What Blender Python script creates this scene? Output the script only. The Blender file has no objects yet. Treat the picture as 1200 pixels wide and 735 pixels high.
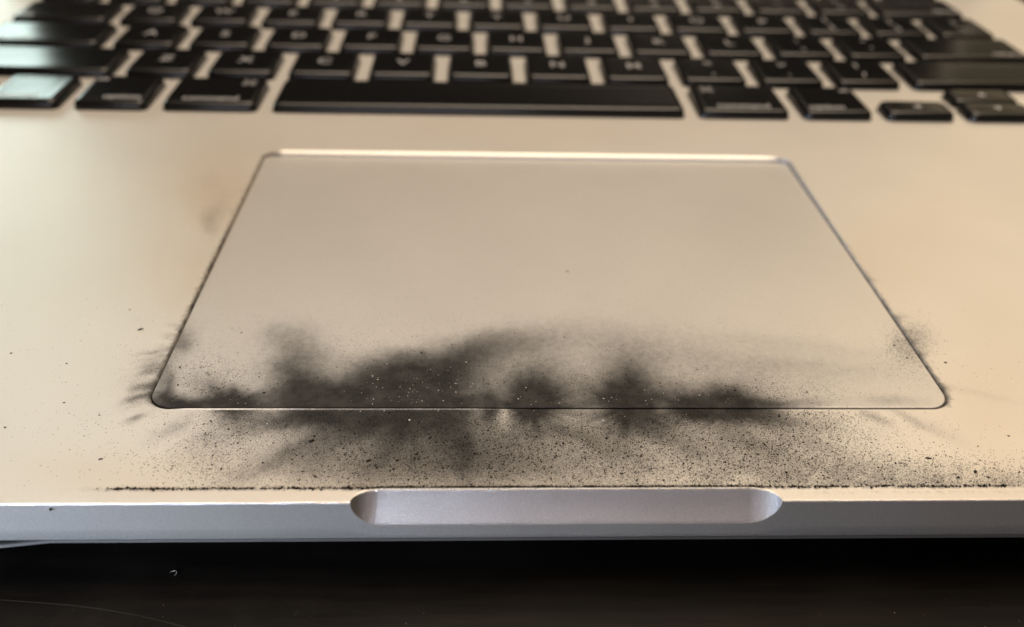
import bpy, bmesh, math, random
import numpy as np
from mathutils import Matrix, Vector
from mathutils.geometry import delaunay_2d_cdt

random.seed(4); RS = np.random.RandomState(11)
MM = 0.001                      # everything below is laid out in millimetres
C = bpy.context.scene.collection
scene = bpy.context.scene

# ------------------------------------------------------------------ camera
RA, RB, RC = 0.957875426, -0.0486228929, 0.00847697279
CAM = np.array([-10.8202448, -87.1538834, 76.3092436])
F1200 = 1028.8826
cam_d = bpy.data.cameras.new('camera'); cam = bpy.data.objects.new('camera', cam_d); C.objects.link(cam)
ROT = Matrix.Rotation(RC, 3, 'Z') @ Matrix.Rotation(RA, 3, 'X') @ Matrix.Rotation(RB, 3, 'Y')
cam.matrix_world = Matrix.Translation(Vector(CAM * MM)) @ ROT.to_4x4()
cam_d.sensor_width = 36.0; cam_d.lens = F1200 / 1200 * 36.0
cam_d.clip_start = 0.005; cam_d.clip_end = 20
cam_d.dof.use_dof = True; cam_d.dof.focus_distance = 0.113; cam_d.dof.aperture_fstop = 16.5
scene.camera = cam

# ------------------------------------------------------------------ world and lamps (an indoor close-up)
w = bpy.data.worlds.new('World'); scene.world = w; w.use_nodes = True
bg = w.node_tree.nodes['Background']; bg.inputs[0].default_value = (1.0, 0.80, 0.55, 1); bg.inputs[1].default_value = 0.06

def area(name, loc, target, sx, sy, power, col, spread=180):
    l = bpy.data.lights.new(name, 'AREA'); l.shape = 'RECTANGLE'; l.size = sx; l.size_y = sy
    l.energy = power; l.color = col; l.spread = math.radians(spread)
    o = bpy.data.objects.new(name, l); C.objects.link(o)
    o.location = loc
    o.rotation_euler = (Vector(target) - Vector(loc)).to_track_quat('-Z', 'Y').to_euler()
    return o
area('window_light', (-0.66, 0.95, 0.27), (-0.12, 0.12, 0), 0.75, 0.24, 3.3, (0.80, 1.0, 0.93))
area('warm_wall_light', (0.85, 0.85, 0.82), (0.05, 0.05, 0), 1.1, 0.8, 2.9, (1.0, 0.78, 0.47))
area('front_left_fill', (-0.190, -0.100, 0.022), (-0.060, -0.02, -0.003), 0.04, 0.03, 0.0165, (0.66, 0.80, 1.0), 30)  # small added lamp close by, cools and brightens the front wall's left end
area('back_window_light', (-0.15, -0.95, 0.27), (0.0, -0.016, 0), 0.54, 0.22, 1.22, (0.96, 0.89, 0.98))
area('ceiling_light', (0.10, 0.15, 1.4), (0.02, 0, 0), 1.2, 1.0, 24, (1.0, 0.815, 0.62))

scene.view_settings.view_transform = 'Standard'; scene.view_settings.look = 'None'
scene.view_settings.exposure = 0.0; scene.view_settings.gamma = 1.0
scene.view_settings.use_curve_mapping = False
scene.cycles.max_bounces = 8

# ------------------------------------------------------------------ measured layout (mm)
U = 19.05; KX0 = -138.48; KY0 = 97.81; RP = 19.5; GAP = 3.5
TW, TD = 106.48, 77.5; TR = 3.0; TRB = 1.7
YF = -16.62; YT = -14.47; WALL = 6.15; ZN = 3.75
NL, NR = -25.14, 25.32; NE = 3.4
XW = 166.0; YB = 217.0
TABLE_Z = -15.0

def to_px(x, y):
    """Where a point of the top plate lies in the layout sketch (used only to place the stain's shapes)."""
    p = np.stack([x - CAM[0], y - CAM[1], np.zeros_like(x) - CAM[2]], -1) @ np.array(ROT)
    return 600 + F1200 * p[..., 0] / -p[..., 2], 367.5 - F1200 * p[..., 1] / -p[..., 2]
def from_px(px, py):
    d = np.array(ROT) @ np.array([(px - 600) / F1200, -(py - 367.5) / F1200, -1.0])
    t = -CAM[2] / d[2]
    return CAM[0] + d[0] * t, CAM[1] + d[1] * t

# ------------------------------------------------------------------ helpers
def link_mesh(name, verts, faces, mat, parent=None, smooth=True, attr=None, attr2=None, attr3=None, mats=None, fmat=None):
    me = bpy.data.meshes.new(name)
    me.from_pydata([tuple(v) for v in (np.asarray(verts, float) * MM)], [], [tuple(int(i) for i in f) for f in faces])
    me.polygons.foreach_set('use_smooth', [smooth] * len(me.polygons))
    if attr is not None:
        a = me.attributes.new('soot', 'FLOAT', 'POINT'); a.data.foreach_set('value', np.asarray(attr, np.float32))
    if attr2 is not None:
        a = me.attributes.new('grain', 'FLOAT', 'POINT'); a.data.foreach_set('value', np.asarray(attr2, np.float32))
    if attr3 is not None:
        a = me.attributes.new('tan_tint', 'FLOAT', 'POINT'); a.data.foreach_set('value', np.asarray(attr3, np.float32))
    for m in (mats or [mat]): me.materials.append(m)
    if fmat is not None: me.polygons.foreach_set('material_index', fmat)
    me.update()
    o = bpy.data.objects.new(name, me); C.objects.link(o)
    if parent: o.parent = parent
    return o
def empty(name, loc=(0, 0, 0)):
    o = bpy.data.objects.new(name, None); C.objects.link(o); o.location = Vector(loc) * MM; o.empty_display_size = 0.01
    return o
def tag(o, label, cat, group=None, kind=None):
    if label: o['label'] = label
    if cat: o['category'] = cat
    if group: o['group'] = group
    if kind: o['kind'] = kind
    return o
def rrect(cx, cy, w, h, r, n=6, rb=None):
    pts = []; r0 = r
    for (sx, sy, a0) in ((1, -1, -90), (1, 1, 0), (-1, 1, 90), (-1, -1, 180)):
        r = rb if (rb is not None and sy > 0) else r0
        for k in range(n + 1):
            a = math.radians(a0 + 90 * k / n)
            pts.append((cx + sx * (w / 2 - r) + r * math.cos(a), cy + sy * (h / 2 - r) + r * math.sin(a)))
    return pts                       # counter-clockwise
def rad(y, r):
    """corner radius of the trackpad outline: tighter at the back"""
    return np.where(np.asarray(y) > TD / 2, r - (TR - TRB), r)
def sd_pad(x, y, cx, cy, w, h, r): return sd_rrect(x, y, cx, cy, w, h, rad(y, r))
def sd_rrect(x, y, cx, cy, w, h, r):
    qx = np.abs(x - cx) - (w / 2 - r); qy = np.abs(y - cy) - (h / 2 - r)
    return np.hypot(np.maximum(qx, 0), np.maximum(qy, 0)) + np.minimum(np.maximum(qx, qy), 0) - r
def resample(loop, step):
    out = []
    n = len(loop)
    for i in range(n):
        a, b = np.array(loop[i]), np.array(loop[(i + 1) % n])
        k = max(1, int(round(np.linalg.norm(b - a) / step)))
        for j in range(k): out.append(tuple(a + (b - a) * j / k))
    return out
def cdt(loops, pts):
    V, E = [], []
    for L in loops:
        b = len(V); n = len(L)
        V += [Vector(p) for p in L]; E += [(b + i, b + (i + 1) % n) for i in range(n)]
    V += [Vector(p) for p in pts]
    v, e, f, *_ = delaunay_2d_cdt(V, E, [], 0, 1e-6)
    v = np.array([tuple(p) for p in v]); f = np.array([tuple(t) for t in f])
    a, b, c = v[f[:, 0]], v[f[:, 1]], v[f[:, 2]]
    area2 = (b[:, 0] - a[:, 0]) * (c[:, 1] - a[:, 1]) - (b[:, 1] - a[:, 1]) * (c[:, 0] - a[:, 0])
    f[area2 < 0] = f[area2 < 0][:, ::-1]
    return v, f, (v[f[:, 0]] + v[f[:, 1]] + v[f[:, 2]]) / 3

# smooth value noise for the stain's wisps
class VNoise:
    def __init__(s, seed): s.g = np.random.RandomState(seed).rand(256, 256)
    def one(s, x, y):
        xi = np.floor(x).astype(int); yi = np.floor(y).astype(int); fx = x - xi; fy = y - yi
        fx = fx * fx * (3 - 2 * fx); fy = fy * fy * (3 - 2 * fy)
        g = lambda a, b: s.g[a % 256, b % 256]
        return (g(xi, yi) * (1 - fx) + g(xi + 1, yi) * fx) * (1 - fy) + (g(xi, yi + 1) * (1 - fx) + g(xi + 1, yi + 1) * fx) * fy
    def __call__(s, x, y, oct=3):
        t = 0; a = 1; n = 0
        for k in range(oct):
            t = t + a * s.one(x * 2 ** k + 17.3 * k, y * 2 ** k + 5.1 * k); n += a; a *= .5
        return t / n - .5
N1, N2, N3 = VNoise(1), VNoise(2), VNoise(3)

def blob(px, py, cx, cy, sx, sy, a, rot=0.0, p=1.0):
    c, s = math.cos(math.radians(rot)), math.sin(math.radians(rot))
    dx, dy = px - cx, py - cy
    u = (dx * c + dy * s) / sx; v = (-dx * s + dy * c) / sy
    return a * np.exp(-(u * u + v * v) ** (1 + (p - 1) * .5))
PAD = [  # smoke on the trackpad: centre, size, strength, turn
 (466,454,56,26,.74,0,1.2),(428,460,34,20,.60,0,1.2),(505,448,34,28,.50,0,1.2),(455,428,50,20,.42,-8,1.2),
 (530,424,62,22,.42,-14,1.2),(590,402,70,18,.22,-12,1.2),(640,398,120,22,.16,-4,1),(760,398,130,18,.10,3,1),
 (352,462,32,22,.70,0,1.2),(347,436,30,30,.44,-10,1),(330,404,36,26,.20,10,1),(350,415,44,40,.14,0,1),(395,464,40,15,.55,0,1),
 (310,464,26,12,.35,0,1),(330,385,40,20,.10,0,1),
 (270,464,26,11,.45,10,1),(250,456,34,16,.32,15,1),(235,472,44,7,.55,0,1),(200,468,22,11,.80,25,1.4),(225,476,80,5,.55,0,1),
 (213,402,15,15,.42,-60,1),(222,390,22,18,.22,-60,1),(196,448,8,26,.50,24,1),
 (545,440,40,26,.30,-12,1),(650,460,120,18,.14,0,1),(790,458,110,20,.12,0,1),(470,470,80,10,.3,0,1),(552,418,60,22,.20,-14,1),(548,470,34,8,.25,0,1),(572,466,9,8,.50,0,1),(622,462,30,15,.35,0,1),(628,446,28,20,.36,0,1),
 (640,430,40,22,.16,0,1),(736,460,30,18,.40,0,1),(733,442,30,22,.45,0,1),(745,418,45,22,.18,0,1),(828,470,44,10,.35,0,1),
 (850,462,30,13,.50,0,1),(868,470,16,10,.2,0,1),(902,474,30,6,.50,0,1),(790,470,20,8,.12,0,1),(682,472,34,6,.16,0,1),(945,472,30,6,.18,0,1),
 (600,455,330,40,.24,0,1),(540,475,300,6,.25,0,1),(880,425,170,16,.14,4,1),(920,402,140,8,.07,6,1),(1045,470,34,6,.16,0,1)]
DECK = [
 (270,490,24,9,.2,0,1),(312,496,50,12,.35,-6,1),(366,492,38,12,.35,-6,1),(410,490,50,10,.35,0,1),(480,492,66,16,.45,0,1.2),
 (530,504,24,30,.25,0,1),(440,506,44,14,.32,0,1),(500,515,50,20,.12,0,1),
 (622,486,36,9,.25,0,1),(572,486,9,11,.60,0,1),(736,490,34,12,.3,0,1),(772,494,24,8,.2,0,1),(828,485,44,8,.35,0,1),
 (868,488,19,9,.3,0,1),(905,492,30,10,.46,0,1),(678,484,30,5,.25,0,1),(935,496,30,9,.22,0,1),(750,504,60,14,.34,0,1),(640,505,50,12,.30,0,1),
 (480,530,130,40,.22,0,1),(352,524,80,11,.34,-27,1),(250,515,40,22,.14,-25,1),(285,545,60,10,.08,-27,1),(205,500,30,10,.22,-30,1),
 (430,545,110,20,.10,0,1),(640,540,260,42,.12,0,1),(880,520,120,25,.16,0,1),
 (1025,490,20,5,.22,24,1),(1066,491,30,4,.13,26,1),(1095,503,44,8,.06,24,1),(1150,462,50,4,.05,14,1),
 (470,548,150,34,.20,0,1),(600,540,190,36,.24,0,1),(566,522,60,30,.25,0,1),(545,530,13,40,.30,0,1),(700,520,60,9,.20,22,1),(795,520,50,8,.20,24,1),
 (885,522,60,10,.24,26,1),(955,525,60,12,.14,22,1),(395,520,60,12,.26,-30,1),(455,530,46,9,.14,-40,1),(300,505,70,20,.05,-20,1),
 (1058,398,28,14,.20,0,1),(1045,372,14,3,.25,0,1),(985,300,10,10,.14,0,1),(255,250,16,26,.16,20,1),(246,262,10,16,.12,0,1),
 (170,452,26,36,.16,0,1),(250,212,14,18,.08,0,1)]
# fine streaks blown out of the left gap, fanning about the corner
for k in range(26):
    py = RS.uniform(372, 492); ex = 214 - (py - 376) * 0.40
    ang = -(2 + 0.20 * (py - 376)) + RS.uniform(-3, 3) + 4; L = RS.uniform(7, 17) * (0.6 + 0.6 * (py > 410))
    DECK.append((ex - L * .9, py + (L * .9) * math.tan(math.radians(-ang)), L, RS.uniform(1.2, 4.2), (.05 + .40 * RS.rand() ** 2.2) * (0.5 if py < 395 else 1), ang, 1))
for k in range(22):
    t = RS.rand() ** .6; py = 290 + t * 170; ex = 985 + (py - 290) * .69
    L = RS.uniform(3, 9); DECK.append((ex + L * .6, py, L, RS.uniform(1, 2.2), RS.uniform(.1, .42), RS.uniform(-8, 14), 1))

def burst(px, py, cx, cy, R, a, seed, squash=.58, spike=1.0):
    """a soot burst: soot thrown out in rays of uneven length round a point on the seam"""
    dx, dy = px - cx, (py - cy) / squash; r = np.hypot(dx, dy) + 1e-6; c, s = dx / r, dy / r
    n = .62 * (N1(c * 1.6 + seed, s * 1.6 + 3) ) + .75 * N2(c * 4.2 + seed * 2, s * 4.2 + 9) + .55 * N3(c * 11 + seed, s * 11)
    Re = R * np.clip(1 + 0.85 * spike * n, .5, 1.8)
    return a * np.exp(-(r / Re) ** 2.3)
BURST = [(272,475,28,.78,1.3),(360,480,36,.70,2.1),(425,478,38,.60,3.7),(484,479,52,.88,4.2),(522,488,28,.45,5.9),(572,478,9,.70,6.4),
         (623,476,37,.93,7.1),(737,478,40,.95,8.8),(808,479,28,.86,9.3),(858,480,30,.88,10.6),(898,483,17,.4,11.2),(305,480,20,.2,12.9),
         (486,486,95,.22,13.3),(640,490,70,.08,14.8),(736,490,74,.14,15.1),(850,488,80,.14,16.5),(362,486,85,.14,17.4)]
def soot_field(x, y, lst):
    px, py = to_px(x, y)
    wx = N1(px / 38, py / 24) * 22 + N2(px / 9, py / 8) * 8 + N3(px / 3.5, py / 3) * 4; wy = N2(px / 40, py / 26) * 14 + N3(px / 9, py / 9) * 4
    keep = np.ones_like(px)
    near = np.clip((py - 330) / 60, 0, 1)
    for (cx, cy, sx, sy, a, r, p) in lst:
        q = min(1.0, min(sx, sy) / 12.0)
        keep *= 1 - np.clip(blob(px + wx * q, py + wy * q, cx, cy, sx, sy, a, r, p), 0, .97)
    for (cx, cy, R, a, sd_) in BURST:
        keep *= 1 - np.clip(burst(px + wx * .25, py + wy * .2, cx, cy, R, a, sd_), 0, .97)
    return 1 - keep ** 2.1, px, py, near
def soot_pad(x, y):
    d, px, py, near = soot_field(x, y, PAD)
    sd = -sd_pad(x, y, 0, TD / 2, TW, TD, TR)
    d = 1 - (1 - d) * (1 - .55 * np.exp(-(sd / .45) ** 2) * np.clip((py - 380) / 60, 0, 1) * np.clip((260 - px) / 60, 0, 1))
    return np.clip(d, 0, .97)
def soot_deck(x, y):
    d, px, py, near = soot_field(x, y, DECK)
    clean = 1 - .55 * np.exp(-(((px - 591 + 3 * N3(px / 3, py / 3)) / 5) ** 2 + ((py - 487) / 10) ** 2))
    d = d * clean
    # nothing settled in front of the closed lid's gasket; a line of soot along it
    d = d * np.clip((y - (YT - .05)) / .25, 0, 1)
    sd = sd_pad(x, y, 0, TD / 2, TW + .5, TD + .5, TR + .25)
    side = np.clip((np.abs(x) - TW / 2 + 2) / 2, 0, 1)
    jag = .28 + .25 * N3(x * 2.2, y * 2.2)
    strong = np.where(x < 0, np.clip((95 - y) / 60, 0.2, 1), np.clip((70 - y) / 60, .05, 1))
    edge = .85 * np.exp(-(np.maximum(sd, 0) / np.maximum(jag * strong, .06)) ** 2) * side * strong
    g = .5 + N1(px / 6, py * 0 + 3.3)
    left = np.clip((px - 60) / 90, 0, 1) * (.35 + .65 * (px > 125)) * np.clip((1400 - px) / 300, 0, 1)
    wl = .16 + .14 * N2(px / 7, py * 0) + .10 * np.clip((px - 380) / 60, 0, 1) * np.clip((920 - px) / 60, 0, 1)
    line = np.clip(.95 * left * (.5 + .9 * g), 0, .95) * np.exp(-((y - (YT + .12 + .1 * N1(px / 25, 0 * px))) / wl) ** 2)
    faint = .20 * np.clip((px - 920) / 60, 0, 1) * np.exp(-((y - (YT - .85)) / .12) ** 2) * (.6 + g)
    return np.clip(1 - (1 - d) * (1 - edge) * (1 - line) * (1 - faint), 0, .97)

def grain_field(px, py):
    """expected cover of loose grains over the plate"""
    deck = np.exp(-((py - 530) / 42) ** 2) * (1 / (1 + np.exp(-(px - 372) / 40))) * (1 / (1 + np.exp((px - 930) / 45)))
    far = np.exp(-((py - 562 + (1000 - px) * .06) / 22) ** 2) * (1 / (1 + np.exp(-(px - 860) / 40))) * .75 * np.clip((1330 - px) / 250, 0, 1)
    left = .50 * blob(px, py, 265, 505, 38, 18, 1, -15) + .22 * blob(px, py, 255, 545, 60, 22, 1) + .012 * blob(px, py, 150, 500, 90, 60, 1)
    mid = .5 * blob(px, py, 930, 500, 60, 30, 1)
    hole = 1 - .65 * blob(px, py, 330, 525, 45, 14, 1, -27) - .5 * blob(px, py, 800, 540, 50, 16, 1) - .5 * blob(px, py, 350, 545, 40, 8, 1)
    clump = .75 + .9 * N1(px / 26, py / 18) + .7 * N2(px / 9, py / 8)
    d = np.where(py > 481, 1.3 * (deck + far + left + mid) * hole * clump, 0)
    pad = .35 * blob(px, py, 640, 455, 160, 20, 1) + .5 * blob(px, py, 880, 462, 70, 14, 1) + .35 * blob(px, py, 240, 445, 50, 24, 1) + .16 * blob(px, py, 470, 440, 90, 30, 1) + .03 * blob(px, py, 600, 430, 350, 50, 1)
    right = .5 * blob(px, py, 1066, 405, 20, 22, 1)
    return np.where(py > 478, d, pad * clump) + right
def tan_attr(V):  # soft tan patches mixed into the plate's colour
    px, py = to_px(V[:, 0], V[:, 1]); k = np.ones_like(px)
    for b_ in ((262,225,60,55,.55,0,1),(228,330,60,50,.35,0,1),(150,560,160,30,.25,0,1),(1010,320,60,120,.25,60,1),(1160,480,80,120,.25,0,1),(420,560,300,30,.20,0,1),(560,150,300,30,.15,0,1)):
        k *= 1 - blob(px + 40 * N1(px / 60, py / 50), py + 30 * N2(px / 60, py / 50), *b_)
    return 1 - k
def grain_attr(V):
    px, py = to_px(V[:, 0], V[:, 1]); g = np.clip(grain_field(px, py), 0, 1)
    return np.where(V[:, 2] > -1.05, g * np.clip((V[:, 1] - (YT - .05)) / .25, 0, 1), 0)

# ------------------------------------------------------------------ materials
def new_mat(name):
    m = bpy.data.materials.new(name); m.use_nodes = True
    nt = m.node_tree; return m, nt, nt.nodes['Principled BSDF']
def nd(nt, t, **kw):
    n = nt.nodes.new(t)
    for k, v in kw.items(): setattr(n, k, v)
    return n
def math_(nt, op, a, b=None, clamp=False):
    n = nd(nt, 'ShaderNodeMath', operation=op); n.use_clamp = clamp
    for i, v in enumerate((a, b)):
        if v is None: continue
        if isinstance(v, (int, float)): n.inputs[i].default_value = v
        else: nt.links.new(v, n.inputs[i])
    return n.outputs[0]
def noise(nt, vec, scale, detail=3, rough=.6):
    n = nd(nt, 'ShaderNodeTexNoise'); n.inputs['Scale'].default_value = scale
    n.inputs['Detail'].default_value = detail; n.inputs['Roughness'].default_value = rough
    nt.links.new(vec, n.inputs['Vector']); return n.outputs['Fac']
def mixc(nt, f, a, b):
    n = nd(nt, 'ShaderNodeMix', data_type='RGBA')
    if isinstance(f, (int, float)): n.inputs[0].default_value = f
    else: nt.links.new(f, n.inputs[0])
    for i, v in ((6, a), (7, b)):
        if isinstance(v, tuple): n.inputs[i].default_value = v + (1,)
        else: nt.links.new(v, n.inputs[i])
    return n.outputs[2]
def ramp(nt, f, lo, hi):
    n = nd(nt, 'ShaderNodeMapRange'); n.interpolation_type = 'SMOOTHSTEP'; n.clamp = True
    nt.links.new(f, n.inputs[0]); n.inputs[1].default_value = lo; n.inputs[2].default_value = hi
    return n.outputs[0]
def alu(name, base, rough, metal, sooty=True, bump=.25, grain=9000, grain_soot=1.0, bdist=.00004):
    m, nt, b = new_mat(name); tc = nd(nt, 'ShaderNodeTexCoord').outputs['Object']
    blast = noise(nt, tc, grain, 2, .7)
    patch = noise(nt, tc, 28, 3, .55)
    col = mixc(nt, patch, tuple(c * .93 for c in base), tuple(min(1, c * 1.05) for c in base))
    fine = mixc(nt, ramp(nt, blast, .3, .7), (.80, .80, .80), (1.0, 1.0, 1.0))
    mm = nd(nt, 'ShaderNodeMix', data_type='RGBA', blend_type='MULTIPLY'); mm.inputs[0].default_value = 1
    nt.links.new(col, mm.inputs[6]); nt.links.new(fine, mm.inputs[7]); col = mm.outputs[2]
    rg = math_(nt, 'ADD', math_(nt, 'ADD', rough - .09, math_(nt, 'MULTIPLY', blast, .10)), math_(nt, 'MULTIPLY', noise(nt, tc, 70, 4, .6), .08))
    mt = None
    if sooty:
        at = nd(nt, 'ShaderNodeAttribute', attribute_name='soot').outputs['Fac']
        col = mixc(nt, nd(nt, 'ShaderNodeAttribute', attribute_name='tan_tint').outputs['Fac'], col, (.62, .50, .37))
        g1 = noise(nt, tc, 5200, 2, .75); g2 = noise(nt, tc, 900, 4, .65)
        gg = math_(nt, 'ADD', math_(nt, 'MULTIPLY', math_(nt, 'SUBTRACT', g1, .5), 1.5 * grain_soot), math_(nt, 'MULTIPLY', math_(nt, 'SUBTRACT', g2, .5), .5))
        am = math_(nt, 'MULTIPLY', at, math_(nt, 'SUBTRACT', 1.0, at))           # grain shows at middling cover
        f = math_(nt, 'ADD', at, math_(nt, 'MULTIPLY', gg, math_(nt, 'MULTIPLY', am, 3.0)), True)
        ga = nd(nt, 'ShaderNodeAttribute', attribute_name='grain').outputs['Fac']
        gf = None
        for sc_v, rad, amt in ((3600, .33, 1.0), (6200, .40, 2.4), (5000, .38, 1.9)):
            vo = nd(nt, 'ShaderNodeTexVoronoi'); vo.inputs['Scale'].default_value = sc_v; nt.links.new(tc, vo.inputs['Vector'])
            dot = ramp(nt, math_(nt, 'SUBTRACT', rad, vo.outputs['Distance']), -.04, .10)
            sx = nd(nt, 'ShaderNodeSeparateColor'); nt.links.new(vo.outputs['Color'], sx.inputs[0])
            gate = math_(nt, 'LESS_THAN', sx.outputs[0], math_(nt, 'MULTIPLY', ga, amt))
            one = math_(nt, 'MULTIPLY', math_(nt, 'MULTIPLY', dot, gate), math_(nt, 'ADD', .45, math_(nt, 'MULTIPLY', sx.outputs[1], .53)))
            gf = one if gf is None else math_(nt, 'MAXIMUM', gf, one)
        gf = math_(nt, 'MAXIMUM', gf, math_(nt, 'MULTIPLY', ga, .50))
        f = math_(nt, 'MAXIMUM', f, gf)
        g5 = ramp(nt, noise(nt, tc, 260, 5, .65), .38, .68)
        f = math_(nt, 'MULTIPLY', f, math_(nt, 'SUBTRACT', 1.0, math_(nt, 'MULTIPLY', g5, .018)))
        sc = mixc(nt, math_(nt, 'MULTIPLY', math_(nt, 'ADD', g2, g5), .5), (.005, .005, .005), (.026, .025, .0245))
        col = mixc(nt, f, col, sc)
        rg = math_(nt, 'ADD', rg, math_(nt, 'MULTIPLY', f, .35), True)
        mt = math_(nt, 'MULTIPLY', math_(nt, 'SUBTRACT', 1.0, f), metal)
        sp = math_(nt, 'MULTIPLY', math_(nt, 'SUBTRACT', 1.0, f), .5); nt.links.new(sp, b.inputs['Specular IOR Level'])
        hgt = math_(nt, 'ADD', blast, math_(nt, 'MULTIPLY', math_(nt, 'MULTIPLY', f, g1), 2.0))
    else:
        hgt = blast; b.inputs['Metallic'].default_value = metal
    nt.links.new(col, b.inputs['Base Color']); nt.links.new(rg, b.inputs['Roughness'])
    if mt is not None: nt.links.new(mt, b.inputs['Metallic'])
    bp = nd(nt, 'ShaderNodeBump'); bp.inputs['Strength'].default_value = bump; bp.inputs['Distance'].default_value = bdist
    nt.links.new(hgt, bp.inputs['Height']); nt.links.new(bp.outputs[0], b.inputs['Normal'])
    return m
def plain(name, col, rough=.5, metal=0, spec=.5, coat=0):
    m, nt, b = new_mat(name); tc = nd(nt, 'ShaderNodeTexCoord').outputs['Object']
    n = noise(nt, tc, 400, 3)
    nt.links.new(mixc(nt, n, tuple(c * .85 for c in col), tuple(min(1, c * 1.12) for c in col)), b.inputs['Base Color'])
    b.inputs['Roughness'].default_value = rough; b.inputs['Metallic'].default_value = metal; b.inputs['Specular IOR Level'].default_value = spec
    return m
M_ALU = alu('anodised_aluminium', (.80, .775, .74), .48, .60)
M_CUT = alu('machined_aluminium', (.90, .86, .85), .31, 1.0, sooty=False, bump=1.0, grain=8600, bdist=.00008)
M_PAD = alu('trackpad_glass', (.76, .74, .72), .40, .55, bump=.08, grain_soot=.35)
M_KEY = plain('black_key_plastic', (.006, .006, .0065), .20)
M_LEG = plain('legend_print', (.42, .42, .44), .5)
M_DARK = plain('dark_cavity', (.008, .008, .008), .8, spec=.1)
M_SOOT = plain('soot', (.016, .014, .012), .8, spec=.15)
M_ASH = plain('pale_ash', (.55, .53, .49), .45)
M_SCREEN = plain('display_glass', (.006, .006, .007), .06)
M_RUB = plain('black_rubber', (.015, .015, .015), .7)
M_DUST = plain('dust', (.20, .18, .15), .8)

def table_mat():
    m, nt, b = new_mat('dark_lacquered_wood'); tc = nd(nt, 'ShaderNodeTexCoord').outputs['Object']
    mp = nd(nt, 'ShaderNodeMapping'); mp.inputs['Scale'].default_value = (1, 14, 1); nt.links.new(tc, mp.inputs[0])
    gr = noise(nt, mp.outputs[0], 40, 5, .65); mot = noise(nt, tc, 34, 5, .62); sp = noise(nt, tc, 1800, 2, .8)
    col = mixc(nt, ramp(nt, gr, .35, .7), (.004, .0035, .003), (.009, .0068, .005))
    col = mixc(nt, ramp(nt, mot, .45, .75), col, (.012, .010, .008))
    col = mixc(nt, ramp(nt, sp, .70, .80), col, (.04, .036, .03))
    nt.links.new(col, b.inputs['Base Color'])
    nt.links.new(math_(nt, 'ADD', .30, math_(nt, 'MULTIPLY', mot, .3)), b.inputs['Roughness'])
    b.inputs['Specular IOR Level'].default_value = .14
    bp = nd(nt, 'ShaderNodeBump'); bp.inputs['Strength'].default_value = .15; bp.inputs['Distance'].default_value = .0002
    nt.links.new(gr, bp.inputs['Height']); nt.links.new(bp.outputs[0], b.inputs['Normal'])
    return m
M_TABLE = table_mat()

# ------------------------------------------------------------------ the table
tv = [(-900, -700, TABLE_Z), (900, -700, TABLE_Z), (900, 900, TABLE_Z), (-900, 900, TABLE_Z)]
tv += [(x, y, TABLE_Z - 30) for x, y, _ in tv]
tb = link_mesh('table_top', tv, [(0, 1, 2, 3), (7, 6, 5, 4), (0, 4, 5, 1), (1, 5, 6, 2), (2, 6, 7, 3), (3, 7, 4, 0)], M_TABLE, smooth=False)
tag(tb, None, None, kind='structure')

# ------------------------------------------------------------------ the laptop
lap = empty('laptop', (0, 0, 0))
tag(lap, 'open silver laptop with black keys and a scorched soot-stained trackpad', 'laptop')

# key layout: (unit start, unit width, row, text, big)
L = lambda s: list(s)
keys = []
def row(r, items, depth=RP - GAP + .15):
    u = 0
    for wdt, txt in items:
        keys.append(dict(x0=KX0 + U * u + GAP / 2, x1=KX0 + U * (u + wdt) - GAP / 2, y0=KY0 + RP * r, d=depth, t=txt, r=r, u=u, w=wdt))
        u += wdt
row(0, [(1, 'fn'), (1, 'control'), (1, 'option'), (1.25, 'command_l'), (5, ''), (1.25, 'command_r'), (1, 'option_r')])
row(1, [(2.25, 'shift')] + [(1, c) for c in 'ZXCVBNM'] + [(1, '<\n,'), (1, '>\n.'), (1, '?\n/'), (2.25, 'shift_r')])
row(2, [(1.75, 'caps lock')] + [(1, c) for c in 'ASDFGHJKL'] + [(1, ':\n;'), (1, '"\n\''), (1.75, 'return')])
row(3, [(1.5, 'tab')] + [(1, c) for c in 'QWERTYUIOP'] + [(1, '{\n['), (1, '}\n]'), (1, '|\n\\')])
row(4, [(1, '~\n`')] + [(1, a + '\n' + b) for a, b in zip('!@#$%^&*()_+', '1234567890-=')] + [(1.5, 'delete')])
row(5, [(14.5 / 14, '')] * 14, depth=8.0)
half = (RP - GAP) / 2 - .10
for u, dy, t in ((11.5, 0, 'left'), (12.5, 0, 'down'), (12.5, half + .35, 'up'), (13.5, 0, 'right')):
    keys.append(dict(x0=KX0 + U * u + GAP / 2, x1=KX0 + U * (u + 1) - GAP / 2, y0=KY0 + dy, d=half, t=t, r=0, u=u, w=1))
HOLE = .30
key_holes = [((k['x0'] + k['x1']) / 2, k['y0'] + k['d'] / 2, k['x1'] - k['x0'] + 2 * HOLE, k['d'] + 2 * HOLE, 1.6) for k in keys]

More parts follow.
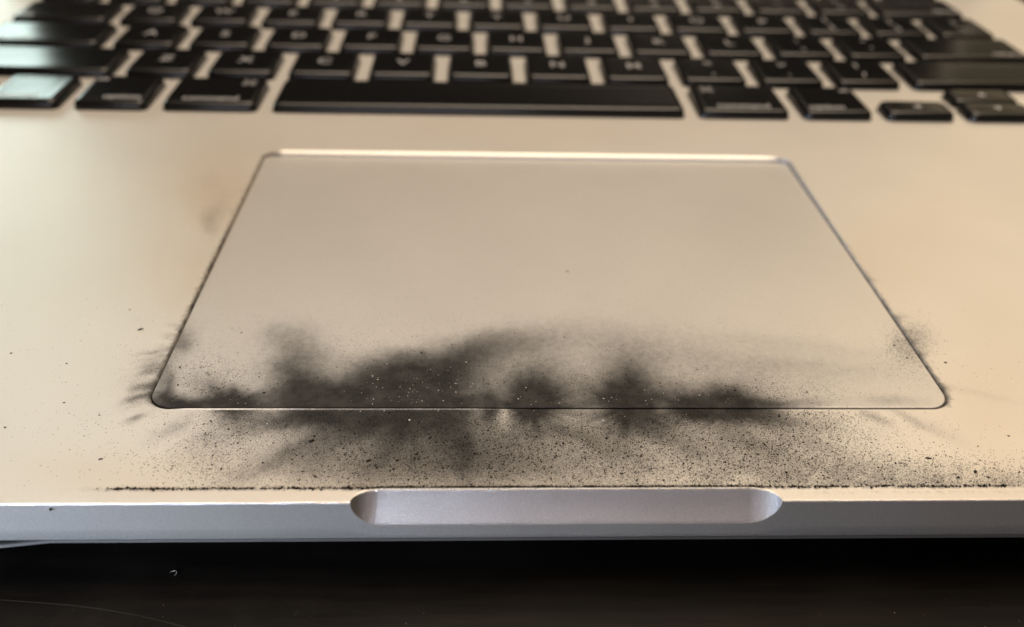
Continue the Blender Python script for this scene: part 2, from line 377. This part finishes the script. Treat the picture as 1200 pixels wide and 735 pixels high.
# --- top case: flat plate with real openings, rolled front edge, finger scoop
def e_of(x):
    s = np.clip(np.minimum(x - NL, NR - x) / NE, 0, 1); return np.sqrt(np.clip(1 - (1 - s) ** 2, 0, 1))
xs = np.unique(np.concatenate([np.linspace(-XW, -28, 60), np.linspace(-28, NL, 12), NL + NE * np.linspace(0, 1, 34) ** 2,
     np.linspace(NL + NE, NR - NE, 70), NR - NE * np.linspace(0, 1, 34)[::-1] ** 2, np.linspace(NR, 28, 12), np.linspace(28, XW, 60)]))
RE = .27
def profile(x):
    """points (y, z) of the front edge at x, from the flat plate down to the wall's foot"""
    e = float(e_of(np.array([x]))[0]); yt = YF + (YT - YF) * e; zb = ZN * e
    if e < .12: e = 0.; yt = YF; zb = 0.
    P0 = np.array([yt + 3, 0.]); P1 = np.array([yt, 0.]); P2 = np.array([YF, -zb]); P3 = np.array([YF, -WALL])
    pts = []
    if e < .12:
        # one rolled corner
        c = np.array([yt + RE, -zb * .5 - RE])
        for k in range(21):
            a = math.radians(90 + 90 * k / 20); pts.append((c[0] + RE * math.cos(a) * (1 + (0)), (0 if k == 0 else c[1] + zb * .5 + RE * math.sin(a))))
        pts = [(p[0], p[1] - zb * (k / 20.)) for k, p in enumerate(pts)]
        last = pts[-1]
    else:
        r = RE * .7
        d12 = (P2 - P1) / np.linalg.norm(P2 - P1)
        def arc(P, din, dout, r, n):
            a = P - din * r; b = P + dout * r; return [tuple((1 - t) ** 2 * a + 2 * t * (1 - t) * P + t * t * b) for t in np.linspace(0, 1, n)]
        r = min(r, np.linalg.norm(P2 - P1) * .3)
        A = arc(P1, np.array([-1., 0.]), d12, r, 5); B = arc(P2, d12, np.array([0., -1.]), r * .8, 5)
        nrm = np.array([-d12[1], d12[0]]); nrm = nrm if nrm[1] < 0 else -nrm
        a, b = np.array(A[-1]), np.array(B[0]); sag = .10 * e ** 2
        S = [tuple(a + (b - a) * t + nrm * sag * 4 * t * (1 - t)) for t in np.linspace(0, 1, 13)[1:-1]]
        pts = A + S + B
        last = pts[-1]
    pts += [(YF, last[1] + (-WALL + .12 - last[1]) * t) for t in (.34, .67, 1)] + [(YF + .10, -WALL)]
    return pts
prof = [profile(x) for x in xs]; NP = len(prof[0])
gv = np.array([[(x, p[0], p[1]) for p in pr] for x, pr in zip(xs, prof)])         # (nx, NP, 3)
front_loop = [(x, gv[i, 0, 1]) for i, x in enumerate(xs)]                          # where plate meets the roll
outer = front_loop + [(XW, y) for y in np.linspace(0, YB, 40)] + [(x, YB) for x in np.linspace(XW, -XW, 60)[1:-1]] + [(-XW, y) for y in np.linspace(YB, 0, 40)]
RF = .20                                                                          # roll of the trackpad opening
GP = .22                                                                          # gap round the trackpad
HW, HD, HR = TW + 2 * GP, TD + 2 * GP, TR + GP
def pad_loop(off, step=.35): return resample(rrect(0, TD / 2, HW + 2 * off, HD + 2 * off, HR + off, 14), step)
_h = np.array(resample(rrect(0, TD / 2, HW, HD, HR, 14, HR - TR + TRB), .35))
_r = rad(_h[:, 1], HR)
_c = np.stack([np.clip(_h[:, 0], -(HW / 2 - _r), HW / 2 - _r), np.clip(_h[:, 1], TD / 2 - (HD / 2 - _r), TD / 2 + (HD / 2 - _r))], 1)
HN = (_h - _c) / np.linalg.norm(_h - _c, axis=1)[:, None]
FRN = np.clip((-HN[:, 1] - .97) / .03, 0, 1) * np.clip((-4 - _h[:, 0]) / 8, 0, 1) * np.clip((HW / 2 - HR - np.abs(_h[:, 0])) / 2, 0, 1)
LIPG = np.clip((-26 - _h[:, 0]) / 16, .25, 1)
RFI = RF + .14 * FRN + .75 * np.clip((HN[:, 1] - .97) / .03, 0, 1) * np.clip((HW / 2 - HR + TR - TRB - np.abs(_h[:, 0])) / .6, 0, 1) * (.94 + .22 * N1(_h[:, 0] * .12, _h[:, 1] * 0))   # the rear edge is broken wider
hole0 = [tuple(p) for p in _h + HN * RFI[:, None]]
def scatter(x0, x1, y0, y1, s, jit=.35):
    X, Y = np.meshgrid(np.arange(x0, x1, s), np.arange(y0, y1, s)); X = X + RS.uniform(-jit, jit, X.shape) * s; Y = Y + RS.uniform(-jit, jit, Y.shape) * s
    return X.ravel(), Y.ravel()
PX, PY = [], []
for a in ((-72, 105, -16.2, 0, .34), (-85, -50, 0, 50, .6), (50, 85, 0, 80, .7), (-70, -50, 50, 95, 1.2), (-160, 160, -16, 95, 4.0)):
    x, y = scatter(*a); PX.append(x); PY.append(y)
PX = np.concatenate(PX); PY = np.concatenate(PY)
yt_at = YF + (YT - YF) * e_of(PX)
ok = (sd_pad(PX, PY, 0, TD / 2, HW + 2 * RF, HD + 2 * RF, HR + RF) > np.where(PY > 60, 1.2, .15)) & (PY > yt_at + .55) & (np.abs(PX) < XW - .5)
for h in key_holes: ok &= sd_rrect(PX, PY, *h) > .3
kl = [rrect(*h, n=3) for h in key_holes]
v2, f2, cen = cdt([outer, hole0] + kl, list(zip(PX[ok], PY[ok])))
keepf = (sd_pad(cen[:, 0], cen[:, 1], 0, TD / 2, HW + 2 * RF, HD + 2 * RF, HR + RF) > 0) & ~((np.abs(cen[:, 0]) < HW / 2 - HR + TR - TRB) & (cen[:, 1] > TD / 2) & (cen[:, 1] < np.interp(cen[:, 0], *zip(*sorted((p[0], p[1]) for p in hole0 if p[1] > TD - 1)))))
for h in key_holes: keepf &= sd_rrect(cen[:, 0], cen[:, 1], *h) > 0
# in front of the rolled edge (scoop bay) is open
fx = np.array([p[0] for p in front_loop]); fy = np.array([p[1] for p in front_loop])
keepf &= cen[:, 1] > np.interp(cen[:, 0], fx, fy)
f2 = f2[keepf]
V = [np.column_stack([v2, np.zeros(len(v2))])]; Fc = [tuple(t) for t in f2]; FM = [0] * len(f2)
SO = [soot_deck(v2[:, 0], v2[:, 1])]
nb = len(v2)
# rolled front edge + scoop
nx = len(xs); gvf = gv.reshape(-1, 3); V.append(gvf)
s_edge = np.zeros((nx, NP)); s_edge[:, 0] = soot_deck(gv[:, 0, 0], gv[:, 0, 1]); s_edge[:, 1] = s_edge[:, 0] * .7
SO.append(s_edge.ravel())
in_scoop = e_of((xs[:-1] + xs[1:]) / 2) > .12
for i in range(nx - 1):
    for j in range(20):
        a = nb + i * NP + j; Fc.append((a, a + 1, a + NP + 1, a + NP)); FM.append(1 if (3 <= j < 17 if in_scoop[i] else 2 <= j < 18) else 0)
nb += nx * NP
V.append(gv[:, 20:].reshape(-1, 3)); NW = NP - 20; SO.append(np.zeros(nx * NW))
for i in range(nx - 1):
    for j in range(NW - 1):
        a = nb + i * NW + j; Fc.append((a, a + 1, a + NW + 1, a + NW)); FM.append(0)
nb += nx * NW
# rolled rim and wall of the trackpad opening
ring = [hole0]; zs = [0.]
base_n = len(hole0)
rings = []
def ring_at(h, z): return np.column_stack([_h + HN * (RFI * h)[:, None], -RFI * z * np.where(RFI > RF, .62, 1)])
for k in range(7):
    a = math.radians(90 * k / 6); rings.append(ring_at(1 - .30 * math.sin(a) - .70 * k / 6, .30 * (1 - math.cos(a)) + .70 * k / 6))
    rings[-1][:, 2] += FRN * (0, .025, .05, .065, .06, .035, 0)[k] + FRN * RFI * (.30 * (1 - math.cos(a)) + .70 * k / 6) * (1 if k < 4 else .5)   # lip raised a hair, shaped to catch a bright line
rings.append(np.column_stack([_h, np.full(base_n, -3.0)]))
R = np.concatenate(rings); V.append(R)
_sd = soot_deck(R[:base_n, 0], R[:base_n, 1])
_side = np.clip((np.abs(_h[:, 0]) - HW / 2 + HR + .5) / 1.0, 0, 1) * np.where(_h[:, 0] < 0, np.clip((95 - _h[:, 1]) / 60, .6, 1), np.clip((62 - _h[:, 1]) / 48, .55, 1)) * (.75 + .6 * N3(_h[:, 0] * .9, _h[:, 1] * .9))  # soot on the rim, thickened at the back to paint out the roll's highlight
_fr = np.clip((-HN[:, 1] - .8) / .2, 0, 1) * (1 - FRN)
_sd = np.clip(np.maximum(_sd * (1 - .8 * FRN * LIPG), np.maximum(.95 * _side, .55 * _fr)), 0, .97)
SO.append(np.tile(_sd, len(rings)))
for k in range(len(rings) - 1):
    for i in range(base_n):
        j = (i + 1) % base_n; a = nb + k * base_n
        Fc.append((a + i, a + base_n + i, a + base_n + j, a + j)); FM.append(0)
nb += len(R)
# key opening walls
for lp in kl:
    n = len(lp); P = np.array(lp); V.append(np.column_stack([P, np.zeros(n)])); V.append(np.column_stack([P, np.full(n, -1.2)]))
    SO.append(np.zeros(2 * n))
    for i in range(n):
        j = (i + 1) % n; Fc.append((nb + i, nb + n + i, nb + n + j, nb + j)); FM.append(0)
    nb += 2 * n
# side and rear walls
oc = [(XW, y) for y in np.linspace(YF + .2, YB, 30)] + [(x, YB) for x in np.linspace(XW, -XW, 40)[1:-1]] + [(-XW, y) for y in np.linspace(YB, YF + .2, 30)]
n = len(oc); P = np.array(oc); V.append(np.column_stack([P, np.zeros(n)])); V.append(np.column_stack([P, np.full(n, -WALL)])); SO.append(np.zeros(2 * n))
for i in range(n - 1): Fc.append((nb + i, nb + n + i, nb + n + i + 1, nb + i + 1)); FM.append(0)
nb += 2 * n
link_mesh('top_case', np.concatenate(V), Fc, None, lap, attr=np.concatenate(SO), attr2=grain_attr(np.concatenate(V)), attr3=tan_attr(np.concatenate(V)), mats=[M_ALU, M_CUT], fmat=FM)

# --- trackpad: plate a little sunk at its rear
TSINK = .95
pl0 = resample(rrect(0, TD / 2, TW - .3, TD - .3, TR - .15, 14, TRB - .15), .3)
tx, ty = [], []
for a in ((-52, 52, .3, 32, .42), (-52, 52, 32, 77, 2.0)):
    x, y = scatter(*a); tx.append(x); ty.append(y)
tx = np.concatenate(tx); ty = np.concatenate(ty); ok = sd_pad(tx, ty, 0, TD / 2, TW - .3, TD - .3, TR - .15) < -.15
v2, f2, cen = cdt([pl0], list(zip(tx[ok], ty[ok])))
f2 = f2[sd_pad(cen[:, 0], cen[:, 1], 0, TD / 2, TW - .3, TD - .3, TR - .15) < .01]
zt = lambda y: -.03 - TSINK * np.clip(y / TD, 0, 1) ** 1.3
V = [np.column_stack([v2, zt(v2[:, 1])])]; Fc = [tuple(t) for t in f2]; SO = [soot_pad(v2[:, 0], v2[:, 1])]
nb = len(v2); n = len(pl0); P = np.array(pl0)
_r = rad(P[:, 1], TR); cx = np.clip(P[:, 0], -(TW / 2 - _r), TW / 2 - _r); cy = np.clip(P[:, 1], _r, TD - _r); nn = P - np.stack([cx, cy], 1); nn /= np.linalg.norm(nn, axis=1)[:, None]
rg = []
for k in range(5):
    a = math.radians(90 * k / 4); q = P + nn * .15 * math.sin(a); rg.append(np.column_stack([q, zt(P[:, 1]) - .15 * (1 - math.cos(a))]))
rg.append(np.column_stack([P + nn * .15, zt(P[:, 1]) - 1.6])); R = np.concatenate(rg); V.append(R)
SO.append(np.tile(np.maximum(soot_pad(P[:, 0], P[:, 1]), .0), 6))
for k in range(5):
    for i in range(n):
        j = (i + 1) % n; a = nb + k * n; Fc.append((a + i, a + n + i, a + n + j, a + j))
link_mesh('trackpad', np.concatenate(V), Fc, M_PAD, lap, attr=np.concatenate(SO), attr2=grain_attr(np.concatenate(V)))['label'] = 'grey glass trackpad blackened by soot along its front edge'

def box(name, x0, x1, y0, y1, z0, z1, mat, parent):
    v = [(x, y, z) for z in (z0, z1) for x, y in ((x0, y0), (x1, y0), (x1, y1), (x0, y1))]
    return link_mesh(name, v, [(3, 2, 1, 0), (4, 5, 6, 7), (0, 1, 5, 4), (1, 2, 6, 5), (2, 3, 7, 6), (3, 0, 4, 7)], mat, parent, smooth=False)
box('trackpad_bay', -57, 57, -3, TD + 3, -3.4, -3.0, M_DARK, lap)
box('keyboard_tray', -140, 140.5, KY0 - 2, YB - 6, -1.6, -1.2, M_DARK, lap)

# --- bottom cover, popped loose at its left front corner
bx = np.concatenate([np.linspace(-XW + 1, -58, 40), np.linspace(-58, XW - 1, 40)[1:]]); by = np.concatenate([YF + .12 + np.linspace(0, 1, 26) ** 2 * 60, np.linspace(46, YB - 1, 20)])
def bz(x, y):
    drop = .19 * 12 * (1 - np.exp(-np.maximum(-61.3 - x, 0) / 12)); drop = drop * np.exp(-((y - YF) / 45) ** 2)
    return -WALL - .12 - 5.2 * (1 - np.exp(-np.maximum(y - YF - .4, 0) / 9)) - drop
X, Y = np.meshgrid(bx, by, indexing='ij'); Zt = bz(X, Y); nxx, nyy = X.shape
V = np.concatenate([np.stack([X, Y, Zt], -1).reshape(-1, 3), np.stack([X, Y, Zt - .45], -1).reshape(-1, 3)]); o_ = nxx * nyy; Fc = []
for i in range(nxx - 1):
    for j in range(nyy - 1):
        a = i * nyy + j; Fc.append((a, a + nyy, a + nyy + 1, a + 1)); Fc.append((o_ + a, o_ + a + 1, o_ + a + nyy + 1, o_ + a + nyy))
for i in range(nxx - 1):
    for j in (0, nyy - 1):
        a = i * nyy + j; b = a + nyy; Fc.append((a, o_ + a, o_ + b, b) if j == 0 else (a, b, o_ + b, o_ + a))
for j in range(nyy - 1):
    for i in (0, nxx - 1):
        a = i * nyy + j; Fc.append((a, a + 1, o_ + a + 1, o_ + a) if i == 0 else (a, o_ + a, o_ + a + 1, a + 1))
M_PLATE = alu('bottom_plate_aluminium', (.70, .69, .68), .45, .9, sooty=False)
bc = link_mesh('bottom_cover', V, Fc, M_PLATE, lap, smooth=False); bc['label'] = 'thin metal bottom cover bent open at one front corner'
def disc(name, cx, cy, r, z0, z1, mat, parent, n=24):
    v = [(cx + r * math.cos(2 * math.pi * k / n), cy + r * math.sin(2 * math.pi * k / n), z) for z in (z0, z1) for k in range(n)]
    f = [tuple(range(n))[::-1], tuple(range(n, 2 * n))] + [(k, (k + 1) % n, n + (k + 1) % n, n + k) for k in range(n)]
    return link_mesh(name, v, f, mat, parent, smooth=False)
for x in (-135, 135):
    for y in (15, 190): disc('rubber_foot', x, y, 8, TABLE_Z, -11.7, M_RUB, lap)

# --- display lid standing open behind the keyboard
lid = box('display_lid', -163, 163, -3.2, 3.2, 4, 226, M_ALU, lap)
lid.location = (0, (YB - 3) * MM, 0.5 * MM); lid.rotation_euler = (math.radians(-20), 0, 0); lid['label'] = 'open display lid with a black screen'
sc_ = box('display_panel', -160, 160, -3.5, -3.15, 8, 222, M_SCREEN, lid)
hb = disc('hinge', 0, 0, 3.0, -130, 130, M_DARK, lap); hb.rotation_euler = (0, math.pi / 2, 0); hb.location = (0, (YB - 3) * MM, 1.2 * MM)

# --- keys
def key_mesh(w, d):
    H = 2.1; levels = [(-.15, -1.1, 1.5), (-.05, .2, 1.5), (.10, H - .85, 1.4), (.28, H - .48, 1.35), (.62, H - .17, 1.25), (.98, H, 1.1), (1.6, H - .05, .8), (3.2, H - .09, .6)]
    if d < 10: levels = levels[:-1]
    V, F = [], []; n = None
    for off, z, r in levels:
        lp = rrect(0, 0, w - 2 * off, d - 2 * off, r, 4); n = len(lp); V += [(x, y, z) for x, y in lp]
    for k in range(len(levels) - 1):
        for i in range(n):
            j = (i + 1) % n; F.append((k * n + i, k * n + j, (k + 1) * n + j, (k + 1) * n + i))
    F.append(tuple(range((len(levels) - 1) * n, len(levels) * n)))
    me = bpy.data.meshes.new('key'); me.from_pydata([tuple(c * MM for c in v) for v in V], [], F)
    me.polygons.foreach_set('use_smooth', [True] * len(me.polygons)); me.materials.append(M_KEY); return me
cache = {}
ZTOP = 2.07
def text(parent, s, x, y, size, align='CENTER'):
    cu = bpy.data.curves.new('legend', 'FONT'); cu.body = s; cu.size = size * MM; cu.align_x = align; cu.align_y = 'CENTER'; cu.space_line = .8
    cu.materials.append(M_LEG); cu.fill_mode = 'FRONT'; cu.offset = .00005
    tmp = bpy.data.objects.new('legend_curve', cu); me = bpy.data.meshes.new_from_object(tmp); me.name = 'legend'
    bpy.data.objects.remove(tmp); bpy.data.curves.remove(cu)
    o = bpy.data.objects.new('legend', me); C.objects.link(o); o.parent = parent; o.location = (x * MM, y * MM, ZTOP * MM); return o
def flat_legend(parent, polys, x, y):
    V, F = [], []
    for pl in polys:
        b = len(V); V += [(px, py, 0) for px, py in pl]; F.append(tuple(range(b, b + len(pl))))
    o = link_mesh('legend', V, F, M_LEG, parent, smooth=False); o.location = (x * MM, y * MM, ZTOP * MM); return o
def cmd_sign(s):
    # the looped square, drawn as ribbons: four loops and the square that joins them
    out = []; r = .17 * s; a = .20 * s; wv = .045 * s
    def seg(p, q):
        p, q = np.array(p), np.array(q); d = (q - p) / np.linalg.norm(q - p); m = np.array([-d[1], d[0]]) * wv; e = d * .01
        out.append([tuple(p + m - e), tuple(p - m - e), tuple(q - m + e), tuple(q + m + e)])
    for qx, qy in ((1, 1), (-1, 1), (-1, -1), (1, -1)):
        c = np.array([(a + r) * qx, (a + r) * qy]); st = math.atan2(qy, qx) - math.radians(135)
        arc = [c + r * np.array([math.cos(st + math.radians(270) * k / 9), math.sin(st + math.radians(270) * k / 9)]) for k in range(10)]
        for k in range(9): seg(arc[k], arc[k + 1])
    for sg in (-1, 1): seg((-a - r, a * sg), (a + r, a * sg)); seg((a * sg, -a - r), (a * sg, a + r))
    return out
for k in keys:
    wd, dp = round(k['x1'] - k['x0'], 3), round(k['d'], 3)
    if (wd, dp) not in cache: cache[(wd, dp)] = key_mesh(wd, dp)
    o = bpy.data.objects.new('space_bar' if k['w'] == 5 else 'key', cache[(wd, dp)]); C.objects.link(o); o.parent = lap
    o.location = ((k['x0'] + k['x1']) / 2 * MM, (k['y0'] + dp / 2) * MM, random.uniform(-.06, .06) * MM)
    o.rotation_euler = (math.radians(random.uniform(-.25, .25)), math.radians(random.uniform(-.25, .25)), 0)
    t = k['t']; hw = wd / 2
    if not t: continue
    if t == 'command_l': text(o, 'command', 0, -5.2, 3.1); flat_legend(o, cmd_sign(2.6), hw - 3.6, 4.4)
    elif t == 'command_r': text(o, 'command', 0, -5.2, 3.1); flat_legend(o, cmd_sign(2.6), -hw + 3.6, 4.4)
    elif t == 'option': text(o, 'option', hw - 1.4, -5.2, 3.1, 'RIGHT'); text(o, 'alt', -hw + 2.6, 5.2, 2.5)
    elif t == 'option_r': text(o, 'option', -hw + 1.4, -5.2, 3.1, 'LEFT'); text(o, 'alt', hw - 2.6, 5.2, 2.5)
    elif t in ('fn', 'control', 'tab', 'caps lock', 'shift'): text(o, t, -hw + 1.5, -5.2, 3.1, 'LEFT')
    elif t in ('shift_r', 'return', 'delete'): text(o, t.split('_')[0], hw - 1.5, -5.2, 3.1, 'RIGHT')
    elif t in ('left', 'right', 'up', 'down'):
        tri = [(1.1, 0), (-.8, 1.05), (-.8, -1.05)]; a = {'right': 0, 'up': 90, 'left': 180, 'down': 270}[t]
        ca, sa = math.cos(math.radians(a)), math.sin(math.radians(a))
        flat_legend(o, [[(px * ca - py * sa, px * sa + py * ca) for px, py in tri]], 0, 0)
    elif '\n' in t:
        a, b = t.split('\n'); text(o, a, 0, 3.2, 4.2); text(o, b, 0, -3.2, 4.2)
    else: text(o, t, 0, .3, 5.0)

# ------------------------------------------------------------------ loose soot and ash: grains of real size lying on the plate
def plate_z(x, y):
    inside = sd_pad(x, y, 0, TD / 2, TW - .1, TD - .1, TR) < 0
    return np.where(inside, -.03 - TSINK * np.clip(y / TD, 0, 1) ** 1.3, 0.0)
OCT = np.array([(1, 0, 0), (-1, 0, 0), (0, 1, 0), (0, -1, 0), (0, 0, 1), (0, 0, -1)], float)
OF = [(0, 2, 4), (2, 1, 4), (1, 3, 4), (3, 0, 4), (2, 0, 5), (1, 2, 5), (3, 1, 5), (0, 3, 5)]
def grains(name, x, y, size, mat, label, cat, flat=.6):
    n = len(x); z = plate_z(x, y)
    sc = size[:, None] * RS.uniform(.55, 1.25, (n, 3)) * np.array([1, 1, flat]); a = RS.uniform(0, 2 * np.pi, n)
    P = OCT[None] * sc[:, None, :] + RS.normal(0, .12, (n, 6, 3)) * size[:, None, None]
    c, s = np.cos(a)[:, None], np.sin(a)[:, None]
    Q = np.stack([P[..., 0] * c - P[..., 1] * s, P[..., 0] * s + P[..., 1] * c, P[..., 2]], -1)
    Q += np.stack([x, y, z + sc[:, 2] * .55], -1)[:, None]
    F = (np.arange(n)[:, None, None] * 6 + np.array(OF)[None]).reshape(-1, 3)
    o = link_mesh(name, Q.reshape(-1, 3), F, mat, smooth=False); tag(o, label, cat, kind='stuff'); return o
n = 90000
px = RS.uniform(90, 1290, n); py = RS.uniform(385, 572, n)
keep = RS.rand(n) < np.clip(grain_field(px, py), 0, 1) * .75
px, py = px[keep], py[keep]
pts = np.array([from_px(a, b) for a, b in zip(px, py)])
ok = (pts[:, 1] > YT + .15) & (np.abs(sd_pad(pts[:, 0], pts[:, 1], 0, TD / 2, TW, TD, TR)) > .4)
pts = pts[ok]
size = np.clip(RS.lognormal(math.log(.052), .45, len(pts)), .025, .20)
grains('soot_grains', pts[:, 0], pts[:, 1], size, M_SOOT, 'fine black soot grains strewn between the trackpad and the front edge', 'soot')
# grains caught along the gasket line and along the trackpad's gap
gx = RS.uniform(-55, 66, 2600); gy = YT + .14 + RS.normal(0, .10, 2600) + .08 * N1(gx / 3, gx * 0)
px, _ = to_px(gx, gy); keep = RS.rand(len(gx)) < np.where(px > 125, .9, .1) * (.35 + 1.2 * np.clip(.5 + N2(px / 10, px * 0) * 1.6, 0, 1))
gx, gy = gx[keep], gy[keep]
grains('soot_line', gx, np.maximum(gy, np.interp(gx, fx, fy) + .12), np.clip(RS.lognormal(math.log(.085), .45, len(gx)), .03, .24), M_SOOT, 'dark crusty line of soot along the front edge', 'soot')
# pale ash specks on the blackest patches
n = 9000; px = RS.uniform(190, 960, n); py = RS.uniform(408, 500, n)
f = .10 * blob(px, py, 490, 458, 70, 30, 1) + .06 * blob(px, py, 265, 462, 36, 14, 1) + .05 * blob(px, py, 622, 466, 45, 18, 1) + .06 * blob(px, py, 736, 470, 45, 18, 1) + .05 * blob(px, py, 828, 474, 60, 12, 1) + .006
keep = RS.rand(n) < f; pts = np.array([from_px(a, b) for a, b in zip(px[keep], py[keep])])
pts = pts[np.abs(sd_pad(pts[:, 0], pts[:, 1], 0, TD / 2, TW, TD, TR)) > .4]
grains('ash_specks', pts[:, 0], pts[:, 1], np.clip(RS.lognormal(math.log(.066), .38, len(pts)), .03, .16), M_ASH, 'tiny pale ash specks glinting on the blackest soot patches', 'ash')
# dust on the table
n = 700; gx = RS.uniform(-110, 110, n); gy = RS.uniform(-60, -19, n)
o = grains('table_dust', gx, gy, np.clip(RS.lognormal(math.log(.040), .55, n), .015, .2), M_DUST, 'sparse pale dust on the dark table', 'dust', .3); o.location.z = (TABLE_Z) * MM

# ------------------------------------------------------------------ single flakes one can point at
def flake(px, py, L_, W_, ang, label, seed):
    r = np.random.RandomState(seed); x, y = from_px(px, py); n = 9; V = []; F = []
    for lev, (k, z) in enumerate(((1.0, .0), (.92, .10), (.45, .22))):
        for i in range(n):
            a = 2 * math.pi * i / n; q = k * (1 + .28 * (r.rand() - .5) * 2); V.append((L_ * q * math.cos(a), W_ * q * math.sin(a), z * (1 + .6 * r.rand()) * W_ * 2))
    for lev in range(2):
        for i in range(n): F.append((lev * n + i, lev * n + (i + 1) % n, (lev + 1) * n + (i + 1) % n, (lev + 1) * n + i))
    F.append(tuple(range(2 * n, 3 * n))); F.append(tuple(range(n))[::-1])
    o = link_mesh('soot_flake', V, F, M_SOOT, smooth=False)
    z = float(plate_z(np.array([x]), np.array([y]))[0]); o.location = (x * MM, y * MM, z * MM); o.rotation_euler = (0, 0, math.radians(ang))
    tag(o, label, 'soot flake', 'loose soot flakes lying on the laptop')
FL = [(165, 386, .40, .20, 25, 'largest soot flake on the clean palm rest beside the upper left trackpad edge'),
 (152, 363, .16, .11, 0, 'small soot flake behind the largest one on the left palm rest'),
 (365, 517, .42, .26, 30, 'curled soot flake in front of the trackpad, left of the finger scoop'),
 (432, 540, .42, .18, 25, 'long soot flake just behind the left end of the finger scoop'),
 (370, 559, .18, .13, 0, 'soot flake near the front soot line, left of the finger scoop'),
 (118, 538, .26, .14, 10, 'soot flake on the left palm rest close to the front edge'),
 (78, 426, .17, .12, 0, 'lone soot flake in the middle of the left palm rest'),
 (13, 414, .18, .13, 20, 'soot flake at the left edge of the photo, upper of two'),
 (6, 501, .18, .13, 0, 'soot flake at the left edge of the photo, lower of two'),
 (75, 472, .16, .10, 0, 'soot flake on the left palm rest level with the trackpad front corner'),
 (665, 316, .18, .14, 0, 'lone faint soot flake in the middle of the clean trackpad'),
 (1108, 425, .24, .15, 0, 'soot flake right of the trackpad, farthest from its right edge'),
 (1088, 537, .40, .16, 0, 'wide soot flake right of the finger scoop among fine grains'),
 (1143, 553, .30, .20, 60, 'thick soot flake at the right near the front soot line'),
 (1182, 511, .16, .13, 0, 'lone soot flake on the clean palm rest at far right'),
 (494, 413, .20, .15, 0, 'soot flake at the upper rim of the largest black patch'),
 (1048, 404, .22, .14, 30, 'soot flake on the trackpad just inside its right edge')]
for i, a in enumerate(FL): flake(*a, 40 + i)
# speck of soot stuck to the front wall, and a curled fibre on the table
def blobmesh(name, c, r, mat, seed):
    bm = bmesh.new(); bmesh.ops.create_icosphere(bm, subdivisions=2, radius=r * MM); q = np.random.RandomState(seed)
    for v in bm.verts: v.co *= 1 + q.uniform(-.25, .25)
    me = bpy.data.meshes.new(name); bm.to_mesh(me); bm.free(); me.materials.append(mat)
    o = bpy.data.objects.new(name, me); C.objects.link(o); o.location = Vector(c) * MM; return o
tag(blobmesh('soot_flake', (-59.0, YF - .05, -.75), .19, M_SOOT, 3), 'dark soot crumb stuck on the front wall below the left edge', 'soot flake', 'loose soot flakes lying on the laptop')

def table_px(px, py):
    d = np.array(ROT) @ np.array([(px - 600) / F1200, -(py - 367.5) / F1200, -1.0]); t = (TABLE_Z - CAM[2]) / d[2]
    return CAM[0] + d[0] * t, CAM[1] + d[1] * t
M_SCR = plain('worn_scratch', (.026, .023, .020), .7, spec=.2)
def scratch(pts, wd):
    P = np.array([table_px(*p) for p in pts]); V = []; F = []
    for i in range(len(P)):
        d = P[min(i + 1, len(P) - 1)] - P[max(i - 1, 0)]; m = np.array([-d[1], d[0]]) / np.linalg.norm(d) * wd * (.5 + .5 * random.random())
        V += [(P[i][0] + m[0], P[i][1] + m[1], TABLE_Z + .004), (P[i][0] - m[0], P[i][1] - m[1], TABLE_Z + .004)]
        if i: F.append((2 * i - 2, 2 * i - 1, 2 * i + 1, 2 * i))
    return link_mesh('scratch', V, F, M_SCR, tb, smooth=False)
scratch([(-30, 700), (0, 703), (40, 706), (80, 709), (120, 714), (165, 722), (210, 733), (240, 742)], .07)
scratch([(345, 722), (348, 716)], .05)
# a curled pale fibre on the table
x, y = table_px(203, 672); V = []; F = []
for i in range(15):
    a = math.radians(-60 + 250 * i / 14); c = (.42 * math.cos(a), .36 * math.sin(a), .06 + .05 * math.sin(a * 2))
    for k in range(5):
        b = 2 * math.pi * k / 5; V.append(((.42 + .045 * math.cos(b)) * math.cos(a), (.36 + .045 * math.cos(b)) * math.sin(a), c[2] + .045 * math.sin(b)))
    if i: F += [((i - 1) * 5 + k, (i - 1) * 5 + (k + 1) % 5, i * 5 + (k + 1) % 5, i * 5 + k) for k in range(5)]
o = link_mesh('curled_fibre', V, F, M_ASH); o.location = (x * MM, y * MM, TABLE_Z * MM); tag(o, 'tiny curled pale fibre on the dark table in front of the laptop', 'fibre')
